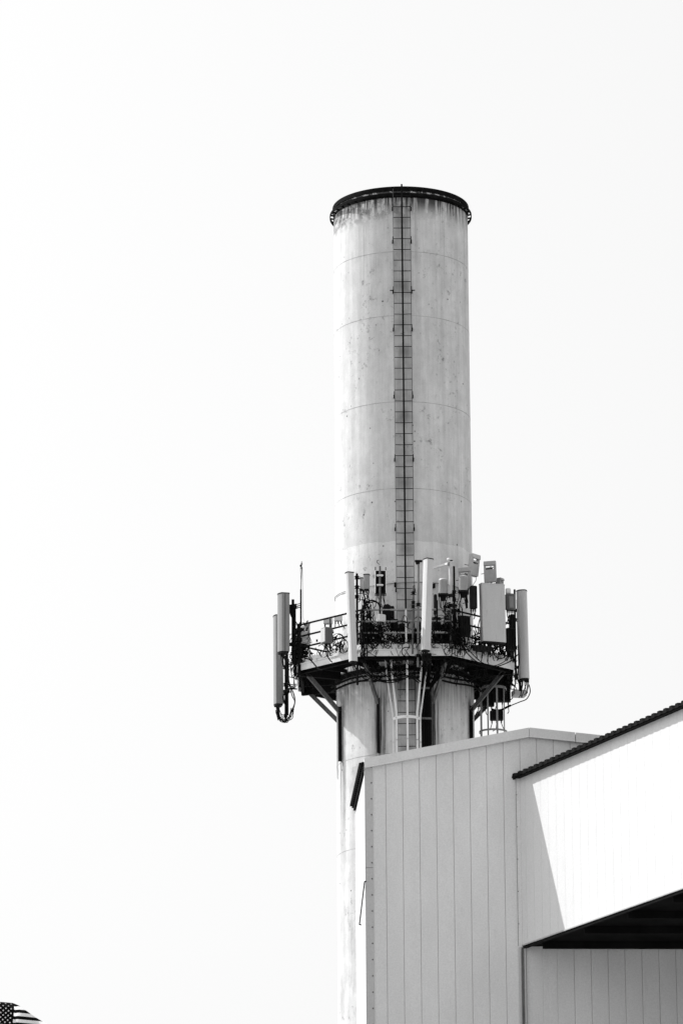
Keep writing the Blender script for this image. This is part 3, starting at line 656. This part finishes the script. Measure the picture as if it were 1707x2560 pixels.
t = thing('cable_coil', 'round black cable coil beside the bottom of the upper left antenna', 'cable', loc=at(727, 1650, YC-1), group='hanging cable coils')
for k in range(7):
    c = at(727+random.uniform(-3, 3), 1651+random.uniform(-5, 4), YC-1.1+random.uniform(-.1, .1)); s = MB()
    s.tube(loop(c, random.uniform(.09, .14), random.uniform(.13, .2), random.uniform(-40, 40), .75, random.uniform(2.6, 3.4)), .009, 6); s.build('cable', BLACK, t, smooth=True)

# main cable run down the chimney
t = thing('cable_riser', 'thick black run of cables strapped down the chimney beside the cage', 'cable run', loc=at(1062, 1700, YC-2.0))
for k in range(15):
    x_ = 1052.5 + k*1.5; dd = -2.02 - .07*sin(k*1.9); s = MB()
    s.tube(cpx([(x_+random.uniform(-6, 10), 1648, -2.5), (x_+random.uniform(-3, 4), 1668, -2.3), (x_, 1700, dd), (x_+.6, 1740, dd), (x_+random.uniform(0, 1), 1790, dd), (x_+2.5, 1880, dd)]), .021, 7); s.build('cable', BLACK, t, smooth=True)
for k in range(11):
    s = MB(); e = random.uniform(0, 1)
    s.tube(cpx([(1094+k*5+random.uniform(-4, 4), 1650+random.uniform(-3, 6), -2.4), (1092+k*2.5, 1672+e*6, -2.3), (1082, 1700+k*1.4, -2.15), (1073, 1716+k*2, -2.1), (1070, 1745, -2.08), (1071, 1790, -2.05)]), .019, 6); s.build('cable', BLACK, t, smooth=True)
for py in (1720, 1796):
    s = MB(); s.bar(at(1048, py, YC-2.15), at(1080, py+1, YC-2.1), .03, .05); s.build('cable_clamp', STEEL, t)
for px in (1078.5, 1082.5):
    s = MB(); s.tube([at(px, 1715, YC-1.98), at(px+2.2, 1880, YC-1.98)], .014, 8); s.build('conduit', STEEL, t, smooth=True)

# tangles along the railing: nobody could count these
def tangle(label, k, n, t0=0, t1=1, zlo=.15, zhi=1.2, seed=1, deck=True):
    random.seed(seed); s = MB()
    for i in range(n):
        a = random.uniform(t0, t1); ap = random.uniform(RAP-(.8 if zhi < .1 else .35), RAP+.12); z = ZD + zlo + (zhi-zlo)*random.random()**1.4
        p = seg(ap, k, a, z); m_ = random.random(); r = random.choice((.007, .009, .011, .014))
        if m_ < .45:
            q = seg(random.uniform(RAP-.3, RAP+.1), k, min(1, max(0, a+random.uniform(-.3, .3))), ZD+zlo+(zhi-zlo)*random.random()*.6)
            s.tube(cable(p, q, random.uniform(.05, .3), .05, 10), r, 5)
        elif m_ < .75:
            s.tube(loop(p, random.uniform(.07, .2), random.uniform(.07, .22), 45*k+random.uniform(-25, 25), random.uniform(.5, 1.2), random.uniform(0, 6)), r, 5)
        else:
            q = seg(ap, k, a+random.uniform(-.04, .04), ZD+zlo-random.uniform(0, .25)); s.tube(cable(p, q, 0, .04, 8), r, 5)
    for i in range(n//6):
        a = random.uniform(t0, t1); s.cbox(seg(RAP-.1, k, a, ZD+random.uniform(zlo, zhi)), (random.uniform(.03, .09), .06, random.uniform(.03, .1)), .008)
    tag(s.build('cable_tangle', BLACK, smooth=True), label, 'cables', kind='stuff')
tangle('tangle of thin black cables along the front railing', 0, 150, 0, 1, .34, .95, 3)
tangle('tangle of thin black cables along the right front railing', 1, 120, 0, .95, .36, 1.1, 5)
tangle('looser tangle of black cables along the left front railing', -1, 46, .02, .95, .3, .75, 6)
tangle('dense knot of black cables at the long dark pole', 0, 100, 0, .09, -.05, 1.7, 8)
tangle('dense knot of black cables at the white pole corner', 1, 130, -.08, .2, .1, 1.5, 9)
tangle('cables crowding the right side railing', 2, 60, 0, .6, -.3, 1.0, 10)
tangle('cables crowding the left corner post', -2, 60, .75, 1, -.1, 1.0, 11)
tangle('black cables added under the front of the deck to darken it', 0, 70, 0, 1, -.38, .02, 31)  # this and the next: extra cables put in to deepen the dark below the deck
tangle('black cables added under the right front of the deck to darken it', 1, 50, 0, .7, -.34, .02, 32)
tangle('black cables clinging round the left corner pole', -2, 90, .82, 1, .1, 1.35, 33)
tangle('few cables drooping over the front kick plate', 0, 36, .05, .98, .08, .4, 14)
random.seed(21)

# ------------------------------------------------------------------ tower block with flush metal panels
P0 = at(912, 1900, 80.0); psi = radians(2.5); fd = V((cos(psi), sin(psi), 0)); fn = V((sin(psi), -cos(psi), 0))   # along the front; outwards
bd = -fn                                                                                                         # towards the back
blk = thing('tower_block', 'grey metal clad block with a shallow gable roof in front of the chimney', 'building', loc=(P0.x, P0.y, 0))
def fp(px, py, off=0.0): return onplane(px, py, P0 + fn*off, fn)
def sx(p): return (p-P0).dot(fd)
pk = fp(1322.5, 1844); re = fp(1472, 1860); le = fp(912, 1921)
slopeR = (re.z-pk.z)/(sx(re)-sx(pk)); slopeL = (pk.z-le.z)/(sx(pk)-sx(le))
W = 7.2
def roofz(x): return pk.z + (x-sx(pk))*(slopeL if x < sx(pk) else slopeR)
lean = 1.0
def wallstrip(s, O, u, nrm, xs_top, ztop, zbot, x0, x1, pitch, first, gw=.005, gd=.016, z_lo=None):
    """flush panels with real joints: plan polyline with V grooves, swept from zbot up to ztop(x)"""
    pts = [(x0, 0)]
    x = first
    while x < x1-.01:
        if x > x0+.01: pts += [(x-gw, 0), (x-gw*.5, -gd), (x+gw*.5, -gd), (x+gw, 0)]
        x += pitch
    pts.append((x1, 0)); lo = []; hi = []
    for a, b in pts:
        q = O + u*a + nrm*b; lo.append(V((q.x, q.y, zbot(a)))); hi.append(V((q.x, q.y, ztop(a))))
    s.loft([lo, hi], cap=False, closed=False)
pitch = (sx(fp(1258, 1900))-sx(fp(964, 1900)))/7.0
first = sx(fp(964, 1960))
s = MB(); wallstrip(s, V((P0.x, P0.y, 0)), fd, fn, None, lambda a: roofz(a)+.02, lambda a: 0, sx(fp(930, 1930)), W, pitch, first)
s.build('front_wall', CLAD, blk)
depth = 3.81
BO = V((P0.x, P0.y, 0)) + fd*0.0
s = MB(); wallstrip(s, BO, bd, -fd, None, lambda a: roofz(0)-.06, lambda a: 0, .0, depth, .6, .6)
s.build('side_wall', CLADW, blk)
s = MB(); q = BO + bd*depth; s.add([q, q+fd*W, V((0, 0, roofz(W)))+q+fd*W, V((0, 0, pk.z))+q+fd*sx(pk), V((0, 0, roofz(0)))+q], [(0, 1, 2, 3, 4)])
q2 = BO+fd*W; s.add([q2, q2+bd*depth, q2+bd*depth+V((0, 0, roofz(W))), q2+V((0, 0, roofz(W)))], [(0, 1, 2, 3)]); s.build('back_wall', CLAD, blk)
# corner flashing with screws
zj = fp(925, 2170.6).z; cw = sx(fp(931, 1930))
for a, b in ((0, zj-.004), (zj+.004, roofz(0)+.02)):
    s = MB(); c = BO + fd*(cw/2) + fn*.008; up = V((0, 0, 1))
    s.loft([[BO + fn*.014 + V((0, 0, a)), BO + fd*cw + fn*.014 + V((0, 0, a)), BO + fd*cw - fn*.004 + V((0, 0, a)), BO - fn*.004 + V((0, 0, a))],
            [BO + fn*.014 + V((0, 0, b)), BO + fd*cw + fn*.014 + V((0, 0, b)), BO + fd*cw - fn*.004 + V((0, 0, b)), BO - fn*.004 + V((0, 0, b))]])
    s.loft([[BO - fd*.006 + bd*o_ + V((0, 0, z_)) for o_ in (-.014, .16)] + [BO + fd*.002 + bd*o_ + V((0, 0, z_)) for o_ in (.16, -.0)] for z_ in (a, b)])
    s.build('corner_flashing', FLASH, blk)
z = fp(932, 1918.5).z; scr = None
while z > 13.2:
    if scr is None:
        s = MB(); s.loft([[V((r_*cos(2*pi*j/8), -y_, r_*sin(2*pi*j/8))) for j in range(8)] for r_, y_ in ((.014, 0), (.013, .008), (.006, .013))]); scr = s.build('screw', STEEL, blk, local=True); c = scr
    else: c = scr.copy(); COL.objects.link(c); c.parent = blk
    c.location = fd*(cw-.022) + fn*.014 + V((0, 0, z)); z -= .288
# fascia along the gable, in three lengths with joints
def fascia(xa, xb, name='fascia', t=.165):
    s = MB(); n_ = []
    for x in (xa, xb):
        q = BO + fd*x; zz = roofz(x)
        n_.append([q+fn*.07+V((0, 0, zz)), q+fn*.07+V((0, 0, zz+t)), q-fn*.12+V((0, 0, zz+t)), q-fn*.12+V((0, 0, zz))])
    s.loft(n_); s.build(name, CLAD, blk)
    s = MB(); n_ = []
    for x in (xa, xb):
        q = BO + fd*x; zz = roofz(x)
        n_.append([q+fn*.078+V((0, 0, zz-.006)), q+fn*.078+V((0, 0, zz+.008)), q+fn*.01+V((0, 0, zz-.001)), q+fn*.01+V((0, 0, zz-.008))])
    s.loft(n_); s.build('drip_edge', WHITE, blk)
xj = sx(fp(1437.6, 1850))
fascia(-.015, sx(pk)-.003); fascia(sx(pk)+.003, xj-.006); fascia(xj+.006, W)
# roof sheets
s = MB()
for xa, xb in ((-.10, sx(pk)), (sx(pk), W)):
    a, b = BO+fd*xa, BO+fd*xb; za, zb = roofz(xa)+.10, roofz(xb)+.10
    s.loft([[a+bd*.12+V((0, 0, za)), a+bd*depth+V((0, 0, za)), a+bd*depth+V((0, 0, za+.04)), a+bd*.12+V((0, 0, za+.04))],
            [b+bd*.12+V((0, 0, zb)), b+bd*depth+V((0, 0, zb)), b+bd*depth+V((0, 0, zb+.04)), b+bd*.12+V((0, 0, zb+.04))]])
s.build('roof', ROOFM, blk)
# corrugated eave overhang on the left
def corr(O, u, out, z, n, p, over, hh, th, slope=0.0, back=0.0):
    """trapezoid sheet whose ribs end at the eave: O start, u along eave, out away from the wall"""
    s = MB(); prof = []
    for i in range(n):
        x = i*p; prof += [(x, 0), (x+p*.34, 0), (x+p*.46, hh), (x+p*.84, hh), (x+p*.96, 0)]
    prof.append((n*p, 0)); f = []
    for dist, dz in ((over, 0), (-back, (over+back)*slope)):
        for k in (0, th): f.append([O + u*x + out*dist + V((0, 0, z+h+k+dz)) for x, h in prof])
    a, b, c, d = f; m_ = len(prof)
    s.add(a+b+c+d, [q for i in range(m_-1) for q in ((i, i+1, m_+i+1, m_+i), (2*m_+i, 2*m_+i+1, i+1, i), (m_+i, m_+i+1, 3*m_+i+1, 3*m_+i), (2*m_+i, 2*m_+i+1, 3*m_+i+1, 3*m_+i))])
    return s
s = corr(BO + fn*.05, bd, -fd, roofz(0)+.07, 22, .18, .06, .035, .01, slope=.15, back=.1)
for (o0, o1, z0_, z1_) in ((-.03, .035, .0, .06),): 
    a = BO + fn*.06 - fd*.0; L_ = depth+.05
    s.loft([[a - fd*o0 + V((0, 0, roofz(0)+z0_)) + bd*d_, a - fd*o1 + V((0, 0, roofz(0)+z0_)) + bd*d_, a - fd*o1 + V((0, 0, roofz(0)+z1_)) + bd*d_, a - fd*o0 + V((0, 0, roofz(0)+z1_)) + bd*d_] for d_ in (0, L_)])
s.build('eave_sheet', BLACK, blk)
# slim pipe on the sunlit side wall
sd = -fd
a = onplane(911.2, 2205, BO - fd*.03, sd); b = onplane(898.3, 2313, BO - fd*.03, sd)
s = MB(); s.tube([a, b], .012, 8)
for q in (a, b): s.tube([q, q+fd*.03], .012, 6)
s.build('wall_rail', BLACK, blk, smooth=True)

# ------------------------------------------------------------------ sunlit wing coming forward on the right
J = fp(1298, 1947); Bq = fp(1313, 2367); zt_, zb_ = J.z, Bq.z
Bq = V((J.x+.02, J.y, zb_)); 
E2 = atz(1707, 1772, zt_); wd_ = (V((E2.x, E2.y, 0))-V((J.x, J.y, 0))).normalized(); wnrm = V((-wd_.y, wd_.x, 0)); wnrm = wnrm if wnrm.x < 0 else -wnrm
wing = thing('overhanging_wing', 'bright white clad wing with a corrugated roof edge jutting out at the right', 'building', loc=(J.x, J.y, zb_))
WO = V((J.x, J.y, 0)) + wd_*0.01; WL = 26.0
s = MB(); wallstrip(s, WO, wd_, wnrm, None, lambda a: zt_, lambda a: zb_, 0, WL, .30, .2, gw=.0022, gd=.008); s.build('side_wall', CLADW, wing)
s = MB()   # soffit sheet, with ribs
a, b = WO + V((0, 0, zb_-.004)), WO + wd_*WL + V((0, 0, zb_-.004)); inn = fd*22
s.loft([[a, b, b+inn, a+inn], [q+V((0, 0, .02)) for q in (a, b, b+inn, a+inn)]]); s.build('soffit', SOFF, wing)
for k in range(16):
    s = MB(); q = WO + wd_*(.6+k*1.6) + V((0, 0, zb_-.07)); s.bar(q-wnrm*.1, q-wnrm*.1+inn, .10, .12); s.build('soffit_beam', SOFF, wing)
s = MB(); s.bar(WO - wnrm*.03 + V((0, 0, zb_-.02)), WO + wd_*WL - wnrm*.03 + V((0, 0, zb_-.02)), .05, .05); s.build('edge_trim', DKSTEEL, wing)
s = MB(); s.bar(WO + wnrm*.012 + V((0, 0, zb_+.012)), WO + wd_*WL + wnrm*.012 + V((0, 0, zb_+.012)), .01, .02); s.build('drip_edge', mat('drip_grey', .4), wing)
s = corr(WO - wd_*.12, wd_, wnrm, zt_+.012, 54, .21, .13, .06, .006, slope=.10, back=6.0); s.build('roof', ROOFM, wing)
rc = None
for i in range(54):
    q0_ = V((J.x, J.y, zt_)) + wd_*(-.12+.01+i*.21+.21*.34) + wnrm*.128
    if rc is None:
        b = wd_*(.21*.62); A_ = V((0, 0, 0)); s = MB(); L1 = [A_, b, b-wd_*.025+V((0, 0, .07)), A_+wd_*.025+V((0, 0, .07))]
        s.loft([L1, [q-wnrm*.02 for q in L1]]); rc = s.build('rib_closure', BLACK, wing, local=True); c = rc
    else: c = rc.copy(); COL.objects.link(c); c.parent = wing
    c.location = q0_ - V((J.x, J.y, zb_))
s = MB(); s.bar(WO - wd_*.12 + wnrm*.10 + V((0, 0, zt_-.012)), WO + wd_*WL + wnrm*.10 + V((0, 0, zt_+.002)), .02, .022); s.bar(WO - wd_*.12 + wnrm*.05 + V((0, 0, zt_+.0)), WO + wd_*WL + wnrm*.05 + V((0, 0, zt_+.0)), .12, .012); s.build('eave_gutter', BLACK, wing)
# junction flashing between block and wing
x_l = sx(fp(1289, 1960)); x_l2 = sx(fp(1302, 2365))
s = MB(); q0 = BO + fd*x_l; q1 = BO+fd*(sx(J)+.012)
s.loft([[q0+fn*.018+V((0, 0, z_)), q1+fn*.018+V((0, 0, z_)), q1-fn*.003+V((0, 0, z_)), q0-fn*.003+V((0, 0, z_))] for z_ in (zb_-.02, zt_+.01)]); s.build('junction_flashing', CLAD, wing)
for xq in (0.0, sx(J)+.012-x_l):
    s = MB(); s.box(q0 + fd*xq + fn*.016 + V((0, 0, (zb_+zt_)/2)), (.006 if xq == 0 else .008, .01, zt_-zb_)); s.build('flashing_edge', STEEL if xq == 0 else DKSTEEL, wing)
z = zt_-.3
while z > zb_:
    s = MB(); s.box(q0 + fd*.012 + fn*.02 + V((0, 0, z)), (.012, .012, .012)); s.build('screw', DKSTEEL, wing); z -= .58

# unseen wall and dark ground sheet, added to darken the recessed wall
bo = V((J.x, J.y, 0)) + fd*6.6 + bd*1.5; s = MB(); s.loft([[bo+V((0, 0, z_)), bo+wd_*25+V((0, 0, z_)), bo+wd_*25+fd*.3+V((0, 0, z_)), bo+fd*.3+V((0, 0, z_))] for z_ in (.02, zb_-.2)])
tag(s.build('bay_shade_wall', MIDBOX, loc=(bo.x, bo.y, 0)), 'added dull grey wall, out of view, shading the bay under the overhanging wing', 'wall')
s = MB(); s.add([V((J.x, J.y+1, .004)), V((J.x, J.y+1, .004))+wd_*26, V((J.x, J.y+1, .004))+wd_*26+fd*6.6, V((J.x, J.y+1, .004))+fd*6.6], [(0, 1, 2, 3)])
ro = s.build('bay_shade_ground', mat('asphalt', .05, .9, 0, .3, 1.5)); ro['kind'] = 'structure'  # dark sheet added to cut light bouncing onto the recess
# recessed wall below the overhang
rpsi = radians(5.0); rd = V((cos(rpsi), sin(rpsi), 0)); rn = V((sin(rpsi), -cos(rpsi), 0)); RO = BO + fd*(sx(J)+.0) + fn*.02
rec = thing('recessed_wall', 'shaded grey panel wall set back under the overhang at the lower right', 'wall', loc=(RO.x, RO.y, 0))
s = MB(); wallstrip(s, RO, rd, rn, None, lambda a: zb_-.006, lambda a: 0, .07, 9, pitch*1.025, sx(fp(1357, 2400))-sx(J)+.0, gw=.008, gd=.022); s.build('panels', CLAD, rec)
for k, (o_, w_) in enumerate(((-.045, .035), (.004, .03), (.045, .022))):
    s = MB(); q = RO + rd*(o_+.0) + rn*.012; s.box(q + V((0, 0, (zb_-.03)/2)), (w_, .03+.012*k, zb_-.03)); s.build('edge_profile', FLASH if k != 1 else STEEL, rec)

# ------------------------------------------------------------------ flag, lower left corner
FY = 100.0; ppm = 1/((at(100, 2520, FY)-at(99, 2520, FY)).length)
def S(u): return 2500 + .22*max(0, u+30)*.0 + (6 if u > -200 else 0) + .0 + (0 if u < 0 else (.09*u if u < 30 else 2.7+ (u-30)*.42 + max(0, u-45)*.22)) 
def v0(u): return 0 if u < 36 else (u-36)*.55
NU, NVv = 96, 104
Fm = MB(); H_ = 105.0; L_ = 200.0; x0 = -50.0; grid = []
for j in range(NVv+1):
    for i in range(NU+1):
        v = H_*j/NVv; u = x0 + L_*i/NU; w_ = v - v0(u)
        if w_ >= 0: y = S(u) + (w_*w_/(w_+1.2) if w_ > 0 else 0); dep = -.02*min(w_, 12)
        else: y = S(u) + (-w_)*.75; dep = -w_*.012
        xx = u - .10*w_*0 + 2.0*sin(v*.06+u*.03) if u > 40 else u + 2.0*sin(v*.06+u*.03)
        p = at(xx, y, FY + dep + .10*sin(u*.07+v*.02)); grid.append(p)
fl = thing('flag', 'stars and stripes flag flying at the bottom left corner of the sky', 'flag', loc=at(x0, 2500, FY))
def isdark(u, v):
    st = int(v/(H_/13)); return st % 2 == 0 or (u < 33 and v < H_*7/13)
Fm.v = grid
for j in range(NVv):
    for i in range(NU):
        u = x0 + L_*(i+.5)/NU; v = H_*(j+.5)/NVv; k = j*(NU+1)+i
        Fm.f.append([k, k+1, k+NU+2, k+NU+1]); Fm.m.append(1 if isdark(u, v) else 0)
FW = mat('flag_white', .75, .8); FD = mat('flag_dark', .004, .95, 0, .2, 3, 1, 0, .02)
Fm.k = 0
for r_ in range(9):
    for c_ in range(6 if r_ % 2 == 0 else 5):
        u = x0 + 6 + c_*13.2 + (0 if r_ % 2 == 0 else 6.6) + 4; v = 4.5 + r_*5.8
        u2 = u; y = S(u2) + v*v/(v+1.2); p = at(u2 + 2.0*sin(v*.06+u*.03), y, FY - .02*min(v, 12) + .10*sin(u*.07+v*.02) - .012)
        rr = .022; ring = [p + V(((rr if q % 2 == 0 else rr*.55)*sin(pi*q/5), 0, (rr if q % 2 == 0 else rr*.55)*cos(pi*q/5))) for q in range(10)]
        Fm.add(ring, [tuple(range(10))])
Fm.build('cloth', [FW, FD], fl)
pp = at(x0-2, 2520, FY); s = MB(); s.tube([(pp.x, pp.y, 0), (pp.x, pp.y, pp.z+.5)], [.07, .035], 10); tag(s.build('flagpole', LTSTEEL, loc=(pp.x, pp.y, 0), smooth=True), 'slim pole carrying the flag just beyond the left edge', 'flagpole')
